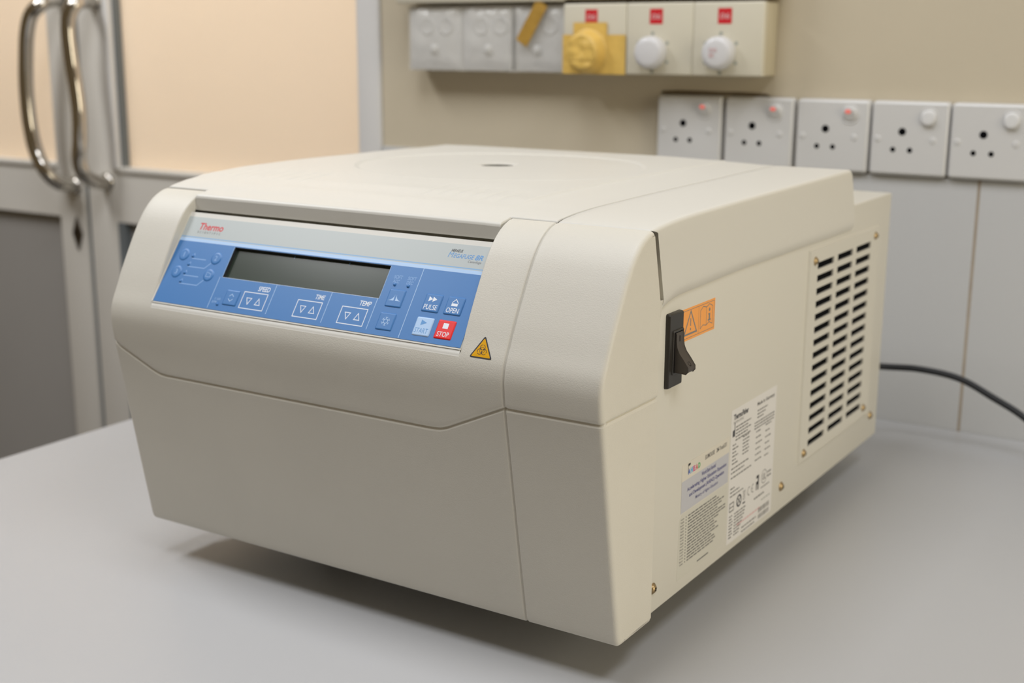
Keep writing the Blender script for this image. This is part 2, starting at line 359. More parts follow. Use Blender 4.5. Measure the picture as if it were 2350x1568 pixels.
def N2(s):
    a = P2(s-.0009); c = P2(s+.0009); t = (c-a).normalized(); return Vector((-t.y, t.x))*(1)   # outward
def s_of(fn):   # first s (after the bottom edge) where fn(p) true
    s = 0.047
    while s < SL[-1]:
        if fn(P2(s)): return s
        s += 0.0001
    return SL[-1]
assert N2(s_of(lambda p: p.y > .1)).x < 0
sz = lambda z: s_of(lambda p: p.y >= z)
S_HI, S_LO = sz(.1902), sz(.1668)
S_CUT = sz(.2212); S_END = s_of(lambda p: p.x >= -.0108)
XS = 0.3685; XL, XR = 0.0455, 0.3330
def hg(x):
    pts = [(-1, S_HI-.002), (0, S_HI-.002), (.041, S_LO+.0022), (.0465, S_LO+.0006), (.053, S_LO), (.306, S_LO), (.314, S_LO+.0006), (.320, S_LO+.0024), (XS-.001, S_HI+.0005), (XS+.001, S_HI+.0005), (9, S_HI+.0005)]
    for (a, c), (d, e) in zip(pts[:-1], pts[1:]):
        if x <= d: return lerp(c, e, (x-a)/(d-a))
    return pts[-1][1]
def yr(z): return 0.0012 if z < .258 else 0.0012-(z-.258)*.24      # rear edge of the front moulding
GW = 0.0015; GD = 0.0013
GPROF = {-1.0: 0, -.75: .00008, -.5: .0004, 0: .0011, .4: .00165, .55: .0017, .9: .0010, 1.3: .0003, 1.9: 0}
ROWS = [('abs', 0.0), ('abs', .02)]+[('abs', .034+.0012*k) for k in range(14)]+[('lo', (k+1)/34) for k in range(34)]
ROWS += [('g', k) for k in GPROF]+[('mid', (k+1)/16) for k in range(16)]+[('hi', k/60) for k in range(1, 61)]
S_A = .034+.0012*13
def row_s(r, x):
    k, t = r; h = hg(x)
    if k == 'abs': return t
    if k == 'lo': return lerp(S_A, h-GW*1.15, t)
    if k == 'g': return h+GW*t
    if k == 'mid': return lerp(h+GW*1.9, S_CUT, t)
    return lerp(S_CUT, S_END, t)
def row_d(r):
    k, t = r
    if k == 'g': return GPROF[t]
    if k == 'hi' and t > .97: return .0006*(t-.97)/.03
    return 0
RE = 0.0035
def col_pt(c, r):
    kind = c[0]
    if kind == 'f':
        x, d = c[1], c[2]; s = row_s(r, x)
        if len(c) > 3: d = d*sm(S_CUT+.0005, S_CUT+.006, s)
        p = P2(s)-N2(s)*(d+row_d(r)); return (x, p.x, p.y)
    _, side, xx, dd, t = c
    x = xx; s = row_s(r, W if side > 0 else 0); n = N2(s); p = P2(s)-n*(dd if t == 0 else RE); g = row_d(r)
    if t == 0: return (x, p.x-n.x*g, p.y-n.y*g)
    return (x-side*g, lerp(p.x, max(yr(p.y), p.x), t), p.y)
def fillet(side):
    L = []
    for k in range(6):
        a = k/5*PI/2; L.append(('s', side, (W-RE+RE*math.sin(a)) if side > 0 else (RE-RE*math.sin(a)), RE*(1-math.cos(a)), 0))
    return L
def sidecols(side): return [('s', side, W if side > 0 else 0.0, RE, t) for t in (.02, .1, .3, .5, .7, .9, 1)]
def build_shell(name, cols, lo_under=None, cut=None):
    b = MB(); rows = [[col_pt(c, r) for c in cols] for r in ROWS]
    def skip(i, j):
        if not cut: return False
        if ROWS[i+1][0] != 'hi': return False
        x0 = cols[j][1] if cols[j][0] == 'f' else -1; x1 = cols[j+1][1] if cols[j+1][0] == 'f' else -1
        return x0 >= cut[0]-1e-6 and x1 <= cut[1]+1e-6 and x0 >= 0 and x1 >= 0
    b.grid(rows, 'cream_textured', True, skip)
    # turn the top edge inwards
    T = rows[-1]
    for j in range(len(T)-1):
        if skip(len(ROWS)-2, j): continue
        a, c = T[j], T[j+1]; b.add([a, c, (c[0], c[1], c[2]-.004), (a[0], a[1], a[2]-.004)], [(0, 1, 2, 3)], 'cream_smooth')
    return b, rows
# columns of the wide front moulding
def edge_cols(xe, sgn, r, keep=False):   # rounding next to an edge at xe; sgn=+1 edge is to the right
    L = []
    for k in (0, .3, .55, .78, .93, 1.0):
        L.append(('f', xe-sgn*r*(1-k), r*(1-math.sqrt(max(0, 1-k*k)))) + ((1,) if keep else ()))
    return L if sgn > 0 else L[::-1]
cols = [c for c in sidecols(-1)[::-1]]+fillet(-1)[::-1]
cols += [('f', x, 0.0) for x in (.008, .012, .018, .024, .030, .036, .040)]
cols += edge_cols(XL, 1, .0014, True)
cols += [('f', .0465, 0.0), ('f', .049, 0), ('f', .053, 0)]+[('f', .06+.0101*k, 0.0) for k in range(25)]+[('f', x, 0.0) for x in (.306, .310, .314, .317, .320, .324, .3275, .3305)]
cols += edge_cols(XR, -1, .0012, True)
cols += [('f', x, 0.0) for x in (.3365, .341, .346, .352, .358, .363)]
cols += [('f', XS-.0020, 0), ('f', XS-.0014, .0001), ('f', XS-.0009, .0004), ('f', XS-.0006, .0008), ('f', XS-.0004, .0011), ('f', XS+.003, .0013)]
b, rows = build_shell('front_cover', cols, cut=(XL, XR))
# cheeks of the panel recess, chamfered sill
VV = Vector((0, .043, .0603)).normalized(); NV = Vector((0, -VV.z, VV.y)); PO = Vector((.0468, -.0723, .2266))
def PM(u, v, h=0): return tuple(PO+Vector((u/1000, 0, 0))+VV*(v/1000)+NV*(h/1000))      # panel frame in millimetres
jl = [j for j, c in enumerate(cols) if c[0] == 'f' and abs(c[1]-XL) < 1e-6][0]; jr = [j for j, c in enumerate(cols) if c[0] == 'f' and abs(c[1]-XR) < 1e-6][0]
i0 = [i for i, r in enumerate(ROWS) if r[0] == 'hi'][0]-1
for j, sg in ((jl, 1), (jr, -1)):
    R = [rows[i][j] for i in range(i0, len(ROWS))]
    inner = []
    for p in R:
        q = Vector(p)-NV*max(.0005, (Vector(p)-Vector(PM(0, 0, -2.5))).dot(NV)); inner.append((p[0]+sg*.0008, q.y, q.z))
    b.grid([R, inner], 'cream_textured', True)
x0, x1 = XL, XR
pc = P2(S_CUT); b.grid([[(x0, pc.x, pc.y), (x1, pc.x, pc.y)], [(x0, pc.x+.0006, pc.y+.0009), (x1, pc.x+.0006, pc.y+.0009)], [(x0, PM(0, -.35)[1], PM(0, -.35)[2]), (x1, PM(0, -.35)[1], PM(0, -.35)[2])], [(x0, PM(0, -.2, -3)[1], PM(0, -.2, -3)[2]), (x1, PM(0, -.2, -3)[1], PM(0, -.2, -3)[2])]], 'cream_smooth', True)
o = b.build('front_cover', cf)
# narrow right hand moulding
cols2 = [('f', XS+.0004, .0013), ('f', XS+.0006, .0009), ('f', XS+.0009, .0004), ('f', XS+.0014, .0001), ('f', XS+.0020, 0)]+[('f', x, 0.0) for x in (.376, .384, .392, .400, .408, .416, .424, .430, .434)]
cols2 += fillet(1)+sidecols(1)
b2, rows2 = build_shell('corner_cover', cols2)
R = [r[-1] for r in rows2]; b2.grid([R, [(p[0]-.006, p[1], p[2]) for p in R]], 'cream_textured', True)
b2.build('corner_cover', cf)

# ---- sheet metal cabinet
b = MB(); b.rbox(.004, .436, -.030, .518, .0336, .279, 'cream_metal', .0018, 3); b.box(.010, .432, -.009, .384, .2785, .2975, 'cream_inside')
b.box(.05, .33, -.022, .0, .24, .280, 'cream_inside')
b.build('cabinet', cf)
# feet
for x, y in ((.10, .07), (.34, .07), (.07, .46), (.37, .46)):
    b = MB(); b.lathe([(.018, 0), (.018, .012), (.014, .022), (.014, .036)], (lambda X, Y: (lambda a, c, h: (X+a, Y+c, h)))(x, y), 'rubber_foot', 24); b.build('foot', cf)

# ---- lid and fixed top housing
def zb(y):
    T = [(-.05, .3005), (-.024, .3022), (-.014, .3040), (-.004, .3062), (.0121, .3078), (.0343, .309), (.0576, .3096), (.1281, .3106), (.3750, .3126), (.5, .3136)]
    for (a, c), (d, e) in zip(T[:-1], T[1:]):
        if y <= d: return lerp(c, e, (y-a)/(d-a))
    return T[-1][1]
def crown(x, y):
    A = [(-.03, .0005), (-.010, .0008), (.012, .0028), (.04, .0052), (.08, .0066), (.14, .0066), (.25, .0052), (.37, .0030), (.5, .003)]
    a = 0
    for (p, q), (r_, s_) in zip(A[:-1], A[1:]):
        if y <= r_: a = lerp(q, s_, sm(0, 1, (y-p)/(r_-p))); break
    g = 1-.35*sm(.250, .3165, x)-.27*sm(.3165, .3235, x)-.38*sm(.3235, .3650, x)
    return a*g*lerp(.85, 1, sm(0, .05, x))
LX0, LX1 = 0.0, XS-.0007; LY0, LYS, LY1 = -.0225, -.0088, .3800
LXa, LXb = .0463, .3316
RC = Vector((.185, .2035)); RR = .1255; HC = Vector((.1765, .2110)); HR = .0142
def lid_z(x, y):
    z = zb(y)+crown(x, y)
    d = (Vector((x, y))-RC).length
    z -= .0010*(1-sm(RR-.0022, RR, d))
    z += .0005*max(0, 1-abs(d-RR-.0012)/.0014)
    z += .0006*max(0, 1-abs(x-.3195)/.002)*sm(.0, .05, y)      # ridge line along the right
    for k in range(7):      # embossed slits
        xc = .0255+.0142*k; z -= .0010*max(0, 1-abs(x-xc)/.0017)*sm(.024, .032, y)*(1-sm(.062, .074, y))
    for k in range(6):
        xc = .235+.0130*k; z -= .0010*max(0, 1-abs(x-xc)/.0017)*sm(.018, .028, y)*(1-sm(.056, .068, y))
    return z
def uniq(L): 
    L = sorted(L); out = [L[0]]
    for v in L[1:]:
        if v-out[-1] > 1.5e-4: out.append(v)
        elif any(abs(v-q) < 1e-9 for q in KEY): out[-1] = v
    return out
KEY = [LXa, LXb, LYS, LX0, LX1, LY0, LY1]
off = (.0003, .0008, .0016, .0028, .0045)
xs = uniq([LX0, LX1, LXa, LXb]+[LX0+o_ for o_ in off]+[LX1-o_ for o_ in off]+[LXa+o_ for o_ in off[:4]]+[LXb-o_ for o_ in off[:4]]+[LX0+.006+.0013*k for k in range(276) if LX0+.006+.0013*k < LX1-.005])
ys = uniq([LY0, LYS, LY1]+[LY0+o_ for o_ in off]+[LYS+o_ for o_ in off[:3]]+[LY1-o_ for o_ in off]+[LY0+.006+.0015*k for k in range(270) if LY0+.006+.0015*k < LY1-.005])
def rnd(d, r): 
    d = max(0, d)
    return r-math.sqrt(max(0, r*r-(r-d)**2)) if d < r else 0
def lid_pt(x, y):
    z = lid_z(x, y)
    dr = [(x-LX0, .0045), (LX1-x, .0009), (LY1-y, .0045)]
    if y < LYS+1e-9: dr += [(x-LXa, .0012), (LXb-x, .0012), (y-LY0, .0026)]
    elif x < LXa-1e-9 or x > LXb+1e-9: dr += [(y-LYS, .0008)]
    return (x, y, z-max(rnd(d, r) for d, r in dr))
b = MB(); nx, ny = len(xs), len(ys)
iyS = min(range(ny), key=lambda i: abs(ys[i]-LYS)); ixa = min(range(nx), key=lambda i: abs(xs[i]-LXa)); ixb = min(range(nx), key=lambda i: abs(xs[i]-LXb))
G = [[lid_pt(x, y) for x in xs] for y in ys]
inside = lambda i, j: (i >= iyS) or (ixa <= j < ixb)
holed = lambda i, j: (Vector((xs[j]+xs[j+1], ys[i]+ys[i+1]))/2-HC).length < .0208
b.grid(G, 'cream_smooth', True, lambda i, j: not inside(i, j) or holed(i, j))
# finger hole: patch of rings from the square cut-out to a dished pit
edges = {}
for i in range(ny-1):
    for j in range(nx-1):
        if holed(i, j):
            for a, c in (((i, j), (i, j+1)), ((i, j+1), (i+1, j+1)), ((i+1, j+1), (i+1, j)), ((i+1, j), (i, j))):
                if (c, a) in edges: del edges[(c, a)]
                else: edges[(a, c)] = 1
nxt = {a: c for a, c in edges}; loop = [next(iter(nxt))]
while nxt[loop[-1]] != loop[0]: loop.append(nxt[loop[-1]])
L0 = [Vector(G[i][j]) for i, j in loop]
def ringp(r, dz): 
    out = []
    for p in L0:
        d = Vector((p.x-HC.x, p.y-HC.y)).normalized(); x, y = HC.x+d.x*r, HC.y+d.y*r; out.append((x, y, lid_z(x, y)+dz))
    return out
b.grid([[p[:] for p in L0], ringp(.0195, 0), ringp(.0188, -.0001), ringp(.0152, -.0007), ringp(HR+.0002, -.0012)], 'cream_smooth', True, closed=True)
b.grid([ringp(HR+.0002, -.0012), ringp(HR, -.0018), ringp(HR-.0003, -.010), ringp(.0005, -.010)], 'port_grey', True, closed=True)
# skirt all round
def skirt(idx, dz_abs, dy=0, dx=0):
    T = [G[i][j] for i, j in idx]; b.grid([T, [(p[0]+dx, p[1]+dy, dz_abs) for p in T]], 'cream_smooth', True)
skirt([(0, j) for j in range(ixa, ixb+1)], .2912)
skirt([(i, ixa) for i in range(0, iyS+1)], .2912); skirt([(i, ixb) for i in range(0, iyS+1)], .2912)
skirt([(iyS, j) for j in range(0, ixa+1)], .2990); skirt([(iyS, j) for j in range(ixb, nx)], .2990)
skirt([(i, nx-1) for i in range(iyS, ny)], .2990); skirt([(i, 0) for i in range(iyS, ny)], .2640); skirt([(ny-1, j) for j in range(nx)], .2770, .0105)
b.box(LXa+.0005, LXb-.0005, LY0+.0005, .0, .2914, .2990, 'cream_smooth'); 
o = b.build('lid', cf)
# fixed housing on the right
HX0 = XS+.0007
def zf(y):
    T = [(-.1, .2572), (.0078, .2572), (.022, .2610), (.036, .2630), (.060, .2634), (.14, .2650), (.37, .2642), (.5, .264)]
    for (a, c), (d, e) in zip(T[:-1], T[1:]):
        if y <= d: return lerp(c, e, (y-a)/(d-a))
    return T[-1][1]
def yf_side(z): return .0063-(z-.257)*.25
b = MB(); ts = [0, .0006, .0015, .003, .006, .010, .016, .024, .034, .046, .06, .08]+[.08+.02*k for k in range(1, 15)]+[.3750-o_ for o_ in (.006, .0045, .003, .0018, .0008, .0002, 0)]
yrear = .3805
ts = sorted(set(t for t in ts if t <= .375)); TM_ = .375
rowsH = []
tops = [('t', HX0, .0009), ('t', HX0+.0003, .0004), ('t', HX0+.0009, 0), ('t', .376, 0), ('t', .386, 0), ('t', .396, 0), ('t', .406, 0), ('t', .416, 0), ('t', .424, 0), ('t', .430, 0), ('t', .434, 0)]
RS = .0032
for t in ts:
    row = []
    tau = t/TM_
    def place(x, z_off, side_t=None, frac=None):
        pass
    ytop = lerp(-.0100, yrear, tau)
    dz_r = rnd(yrear-ytop, .006); dz_f = rnd(ytop+.0100, .0006)
    for _, x, dd in tops: row.append((x, ytop, zb(ytop)-dd-dz_r-dz_f))
    for k in range(1, 7):
        a = k/6*PI/2; x = W-RS+RS*math.sin(a); dz = RS*(1-math.cos(a)); z = zb(ytop)-dz
        yy = lerp(lerp(-.0100, yf_side(z), sm(0, 1, k/6)), yrear, tau); row.append((x, yy, zb(yy)-dz-dz_r-dz_f))
    zt_ = row[-1][2]
    for k in range(1, 11):
        f = k/10; y_est = lerp(.0063, .392, tau); zlow = zf(y_est)
        z = lerp(zt_, zlow, f); yy = lerp(yf_side(z), .380+(.3087-z)*.33, tau)
        row.append((W, yy, z))
    zlow = row[-1][2]; yy = row[-1][1]
    for dx, dz in ((.0004, .002), (.0012, .0042), (.0024, .0062), (.0036, .0076), (.0046, .0082)): row.append((W-dx, yy, zlow-dz))
    rowsH.append(row)
b.grid(rowsH, 'cream_smooth', True)
fr = rowsH[0]; b.grid([fr, [(min(p[0], .4345), p[1]+.002 if p[0] > .43 else p[1], min(p[2], .2980) if p[0] < .4345 else p[2]) for p in fr]], 'cream_smooth', False)
rr = rowsH[-1]; b.add(rr+[(.430, rr[-1][1]+.0005, .258), (HX0, .3912, .2770)], [list(range(len(rr)+2))], 'cream_smooth')
# foot of the slot between housing and front moulding
b.add([(.4358, .0008, .2572), (.4396, .0014, .2572), (.4396, .0072, .2572), (.4358, .0072, .2572), (.4358, .0010, .236), (.4361, .0072, .236), (.4361, .0012, .236), (.4358, .0072, .236)], [(0, 1, 2, 3), (1, 6, 5, 2), (0, 4, 6, 1), (3, 2, 5, 7)], 'cream_textured')
b.build('top_housing', cf)

# ---- control panel
def rectpts(u0, v0, u1, v1): return [(u0, v0), (u1, v0), (u1, v1), (u0, v1)]
b = MB(); U1 = (XR-.0004-PO.x)*1000
D0, D1, E0, E1 = 59.3, 207.6, 26.6, 52.2      # display window
# backing plate with the window left open
for (a, c, d, e) in ((-1.6, -1.2, U1, E0), (-1.6, E1, U1, 77.9), (-1.6, E0, D0, E1), (D1, E0, U1, E1)):
    b.slab(PM, rectpts(a, c, d, e), -3.0, 0.0, 'cream_smooth')
b.slab(PM, rectpts(-1.4, -.4, -.15, 75.5), 0, .45, 'cream_smooth')
b.slab(PM, rectpts(U1-1.0, -1.2, U1+.9, 77.9), -3.0, -.3, 'cream_smooth'); b.slab(PM, rectpts(-1.4, -3.2, U1+.9, -.6), -4.0, -1.4, 'cream_smooth')
panel = b.build('control_panel', cf)
b = MB(); H = .25
def ov(u0, v0, u1, v1, m_): b.slab(PM, rectpts(u0, v0, u1, v1), 0.0, H, m_)
UR = U1+.3
ov(0, 57.0, UR, 73.9, 'panel_white'); ov(0, 56.2, UR, 57.0, 'line_blue'); ov(0, 55.6, UR, 56.2, 'panel_white'); ov(0, 52.9, UR, 55.6, 'light_blue')
ov(0, E1, UR, 52.9, 'blue'); ov(0, 0, UR, E0, 'blue'); ov(0, E0, D0, E1, 'blue'); ov(D1, E0, UR, E1, 'blue')
h = H+.04
for u, v0, v1 in ((57.0, .9, E0), (114.3, 2.8, E0), (166.3, 2.7, E0), (206.8, 2.9, E0+.4)): b.rect(PM, u-.22, v0, u+.22, v1, h, 'line_blue' if False else 'light_blue')
b.rect(PM, 235.2, .1, 235.65, 52.9, h, 'light_blue')
b.line(PM, [(D0-.2, E0-.1), (D0-.2, E1)], .3, h, 'light_blue'); b.line(PM, [(D1+.2, E0-.1), (D1+.2, E1)], .3, h, 'light_blue')
b.line(PM, [(234.6-120+2.2, E0-1), (115.6, E0-.2)], .2, h, 'light_blue')
# lettering
b.text(PM, 'SPEED', 98.6, 19.6, 110.0, 23.5, h, 'print_glare_white', 0.12, .012); b.text(PM, 'TIME', 153.3, 19.7, 161.9, 23.3, h, 'print_glare_white', 0.12, .012); b.text(PM, 'TEMP', 193.3, 19.7, 203.4, 23.4, h, 'print_glare_white', 0.12, .012)
for u0, u1, v0, v1 in ((86.6, 110.1, 4.4, 18.1), (138.7, 161.7, 4.2, 17.8), (179.5, 202.6, 4.3, 17.7)):
    b.line(PM, rectpts(u0+.3, v0+.3, u1-.3, v1-.3), .6, h, 'print_glare_white', True)
    ca, cb = lerp(u0, u1, .30), lerp(u0, u1, .70)
    b.line(PM, [(ca-2.4, 13.2), (ca+2.4, 13.2), (ca, 8.2)], .55, h, 'print_glare_white', True); b.line(PM, [(cb-2.4, 8.6), (cb+2.4, 8.6), (cb, 13.6)], .55, h, 'print_glare_white', True)
b.text(PM, 'SOFT', 213.6, 42.9, 220.8, 45.6, h, 'print_faint', .05, .012); b.text(PM, 'ACC', 213.9, 39.6, 219.4, 42.2, h, 'print_faint', .05, .012)
b.text(PM, 'SOFT', 225.4, 42.9, 232.6, 45.6, h, 'print_faint', .05, .012); b.text(PM, 'DEC', 225.6, 39.6, 231.1, 42.2, h, 'print_faint', .05, .012)
b.text(PM, 'X 1000', 60.4, 8.2, 66.6, 10.0, h, 'print_faint', .1, .01); b.text(PM, 'RPM', 59.2, 5.4, 64.0, 7.4, h, 'print_faint', .1, .01)
b.text(PM, 'x g', 63.9, 8.1, 67.6, 9.9, h, 'print_faint', .1, .01) if False else None
# step lines beside the programme keys
for pts in ([(21.0, 38.7), (35.8, 38.7)], [(20.1, 31.7), (37.6, 31.7), (42.3, 36.6)], [(19.6, 24.2), (35.3, 24.2)], [(18.8, 17.2), (37.3, 17.2), (41.9, 22.1)]): b.line(PM, pts, .7, h, 'print_faint')
for (u, v) in ((21.9, 42.1), (21.2, 34.9), (20.9, 27.6), (20.3, 20.3)): b.line(PM, [(u-.9, v-1.0), (u, v+.8), (u+.9, v-1.0)], .45, h, 'print_faint')
# brand lettering
b.text(PM, 'Thermo', 14.6, 63.3, 39.9, 69.3, h, 'logo_red', .08, .022)
for k, ch in enumerate('SCIENTIFIC'): 
    u = 14.6+2.52*k; b.text(PM, ch, u+(.5 if ch == 'I' else 0), 60.4, u+(.95 if ch == 'I' else 1.5), 62.2, h, 'print_grey', 0.0, .02)
b.text(PM, 'HERAEUS', 252.0, 67.7, 261.4, 69.9, h, 'print_dark', .18, .02)
b.text(PM, 'M', 250.6, 63.5, 255.0, 67.5, h, 'logo_blue', .22, .0); b.text(PM, 'EGAFUGE', 255.2, 63.4, 271.8, 66.7, h, 'logo_blue', .22, .015); b.text(PM, '8R', 272.9, 63.1, 279.3, 67.1, h, 'logo_blue', .22, .02)
b.text(PM, 'Centrifuge', 268.2, 60.2, 278.9, 62.6, h, 'print_grey', .18, .005)
ovl = b.build('printed_overlay', panel)
# display
b = MB(); b.slab(PM, rectpts(D0-1.5, E0-1.5, D1+1.5, E1+1.5), -4.2, -2.6, 'lcd')
for (a, c, d, e) in ((D0-.2, E0-.2, D0+.3, E1+.2), (D1-.3, E0-.2, D1+.2, E1+.2), (D0, E1-.3, D1, E1+.2)): b.slab(PM, rectpts(a, c, d, e), -2.6, .1, 'lcd_rim_shade')  # side and top walls coloured dark for the shade of the window depth
b.slab(PM, rectpts(D0, E0-.2, D1, E0+.25), -2.6, .1, 'print_glare_white')  # lower wall coloured white for the glare along the display
for u in (117.3, 169.0): b.rect(PM, u-.25, E1-2.4, u+.25, E1-.4, -2.5, 'line_blue')
b.build('display', panel)['label'] = 'dark green-grey liquid crystal display'
# keys
def key(name, u0, v0, u1, v1, colr, draw, lab=None, hh=.6):
    b = MB(); b.keytop(lambda u, v, q: PM(u, v, H+q), u0, v0, u1, v1, hh, 1.0, colr, rim=.95); draw(b, H+hh+.04, (u0+u1)/2, (v0+v1)/2)
    o = b.build(name, panel); 
    if lab: o['label'] = lab
def d_pulse(b, h, cu, cv):
    b.poly(PM, [(cu-3.5, cv+.8), (cu-.2, cv+2.7), (cu-3.5, cv+4.6)], h, 'print_glare_white'); b.poly(PM, [(cu-.2, cv+.8), (cu+3.3, cv+2.7), (cu-.2, cv+4.6)], h, 'print_glare_white')
    b.text(PM, 'PULSE', cu-5.6, cv-5.0, cu+5.3, cv-1.3, h, 'print_glare_white', .04, .004)
def d_open(b, h, cu, cv):
    b.rect(PM, cu-2.5, cv-.3, cu+2.5, cv+1.7, h, 'print_glare_white'); b.line(PM, [(cu-2.4, cv+2.0), (cu, cv+4.8), (cu+2.6, cv+2.0)], .5, h, 'print_glare_white')
    b.text(PM, 'OPEN', cu-5.2, cv-5.2, cu+4.9, cv-1.6, h, 'print_glare_white', .04, .004)
def d_start(b, h, cu, cv):
    b.poly(PM, [(cu-2.4, cv+.7), (cu+2.4, cv+2.8), (cu-2.4, cv+4.8)], h, 'logo_blue'); b.text(PM, 'START', cu-5.6, cv-4.9, cu+5.2, cv-1.3, h, 'logo_blue', .04, .0)
def d_stop(b, h, cu, cv):
    b.rect(PM, cu-2.2, cv+.6, cu+2.1, cv+4.5, h, 'print_glare_white'); b.text(PM, 'STOP', cu-4.9, cv-5.2, cu+4.6, cv-1.7, h, 'print_glare_white', .04, .006)
def d_ramp(b, h, cu, cv):
    for sg in (-1, 1):
        P = [(cu+sg*.7, cv+2.6), (cu+sg*1.0, cv+1.2), (cu+sg*1.9, cv-.3), (cu+sg*3.3, cv-1.4), (cu+sg*5.2, cv-2.0), (cu+sg*.7, cv-2.0)]; b.poly(PM, P, h, 'light_blue')
def d_snow(b, h, cu, cv):
    for k in range(6):
        a = math.radians(60*k+30); c_, s_ = math.cos(a), math.sin(a); b.line(PM, [(cu+1.8*c_, cv+1.8*s_), (cu+3.3*c_, cv+3.3*s_)], .45, h, 'light_blue')
        for g in (-.5, .5): b.line(PM, [(cu+2.5*c_, cv+2.5*s_), (cu+3.3*math.cos(a+g*.6), cv+3.3*math.sin(a+g*.6))], .35, h, 'light_blue')
        a2 = math.radians(60*k+90); b.line(PM, [(cu+1.8*c_, cv+1.8*s_), (cu+1.8*math.cos(a2), cv+1.8*math.sin(a2))], .5, h, 'light_blue')
def d_tog(b, h, cu, cv):
    b.line(PM, [(cu-2.2, cv+1.0), (cu, cv+2.9), (cu+2.2, cv+1.0)], .5, h, 'light_blue'); b.line(PM, [(cu-2.2, cv-1.0), (cu, cv-2.9), (cu+2.2, cv-1.0)], .5, h, 'light_blue')
key('pulse_key', 245.4, 21.7, 259.4, 35.1, 'blue', d_pulse); key('open_key', 263.6, 21.7, 277.5, 35.1, 'blue', d_open)
key('start_key', 245.0, 4.0, 259.0, 17.7, 'light_blue', d_start, 'pale blue START key'); key('stop_key', 262.8, 4.0, 276.9, 17.7, 'red', d_stop, 'red STOP key')
key('ramp_key', 214.4, 21.6, 228.3, 35.0, 'blue', d_ramp); key('cooling_key', 213.9, 4.1, 227.7, 17.2, 'blue', d_snow); key('speed_unit_key', 69.8, 5.0, 83.4, 17.5, 'blue', d_tog)
def rkey(cu, cv, ch):
    b = MB(); b.lathe([(5.2, 0), (5.0, .2), (4.4, .38), (3.6, .42)], lambda x, y, hh: PM(cu+x, cv+y, H+hh), 'blue', 28, cap0=False)
    if ch: b.text(PM, ch, cu-(.3 if ch == '1' else 1.2), cv-2.0, cu+(.5 if ch == '1' else 1.2), cv+2.0, H+.47, 'print_faint', 0, .01)
    else: b.line(PM, [(cu-2.2, cv-1.6), (cu+2.2, cv-1.6), (cu+2.2, cv+1.2), (cu+.3, cv+1.2), (cu-.5, cv+2.0), (cu-2.2, cv+2.0)], .45, H+.47, 'print_faint', True)
    b.build('programme_key', panel)
rkey(11.6, 41.2, '1'); rkey(45.6, 41.0, '2'); rkey(11.2, 26.3, '3'); rkey(45.0, 26.8, '')
for u, v in ((21.0, 40.6), (20.2, 33.4), (19.8, 26.1), (19.4, 18.8), (216.3, 38.4), (227.9, 38.4), (65.6, 4.8)):
    b = MB(); b.lathe([(1.25, 0), (1.15, .4), (.8, .75), (.3, .9)], lambda x, y, hh: PM(u+x, v+y, H+hh), 'blue', 16, cap0=False); b.build('indicator_bump', panel)

# ---- biohazard triangle on the moulding
s0 = sz(.2222)
def BM(u, v, h=0):
    p = P2(s0+v/1000)+N2(s0+v/1000)*(h/1000); return (.3407+u/1000, p.x, p.y)
b = MB()
def tri(inset, r, h, mt):
    c = Vector((8.9, 5.1)); P = [Vector((0, 0)), Vector((17.8, 0)), Vector((8.9, 15.3))]; out = []
    P = [c+(p-c)*(1-inset) for p in P]
    for i in range(3):
        p = P[i]; a = (P[i-1]-p).normalized(); d = (P[(i+1) % 3]-p).normalized(); q = p+a*r*1.73; w_ = p+d*r*1.73
        for k in range(6): t = k/5; out.append((q*(1-t)**2+p*2*t*(1-t)+w_*t*t)[:])
    cc = [BM(c.x, c.y, h)]; n = len(out)
    # rings so the sticker follows the curved face
    rws = [[BM(lerp(c.x, x, f), lerp(c.y, y, f), h) for x, y in out] for f in (.02, .35, .7, 1)]
    b.grid(rws, mt, False, closed=True); b.add(rws[0], [list(range(n))], mt)
tri(0, 1.1, .12, 'print_dark'); tri(.17, .5, .16, 'sticker_yellow')
cx, cy = 8.9, 5.4
for k in range(3):
    a = math.radians(90+120*k); c_ = (cx+1.85*math.cos(a), cy+1.85*math.sin(a)); d0 = 90+120*k
    b.arc(BM, c_, 1.85, .36, .20, 'print_dark', d0-165, d0-8); b.arc(BM, c_, 1.85, .36, .20, 'print_dark', d0+8, d0+165)
b.arc(BM, (cx, cy), 1.9, .25, .19, 'print_dark'); b.disk(BM, (cx, cy), .42, .2, 'sticker_yellow', 10)
b.build('biohazard_sticker', cf)['label'] = 'yellow triangular biohazard warning sticker'

# ---- right hand side: surface frame (u along +Y, v along +Z, h outwards) in millimetres
SX = .436
def SM_(u, v, h=0): return (SX+h/1000, u/1000, v/1000)
# power switch
b = MB(); b.keytop(SM_, 18.6, 193.3, 40.6, 245.0, 3.2, 1.6, 'black_plastic', rim=1.0)
b.keytop(lambda u, v, h: SM_(u, v, 3.2+h), 23.2, 202.5, 39.4, 233.2, .9, 1.2, 'black_plastic', rim=.5); b.rect(SM_, 24.6, 204.0, 38.2, 231.8, 4.16, 'black_hole')
sw = b.build('power_switch', cf); sw['label'] = 'black power switch plate'
prof = [(204.3, 3.9), (204.3, 12.6), (206.0, 14.0), (208.6, 13.9), (213.5, 10.4), (217.5, 7.2), (221.5, 5.4), (226.0, 4.8), (230.2, 4.8), (231.3, 4.4), (231.3, 3.9)]
b = MB(); A = [SM_(25.4, v, h) for v, h in prof]; Bq = [SM_(36.8, v, h) for v, h in prof]; n = len(prof)
b.add(A+Bq, [list(range(n)), list(range(n, 2*n))[::-1]]+[[i, i+1, i+1+n, i+n] for i in range(n-1)], 'black_plastic_soft', True)
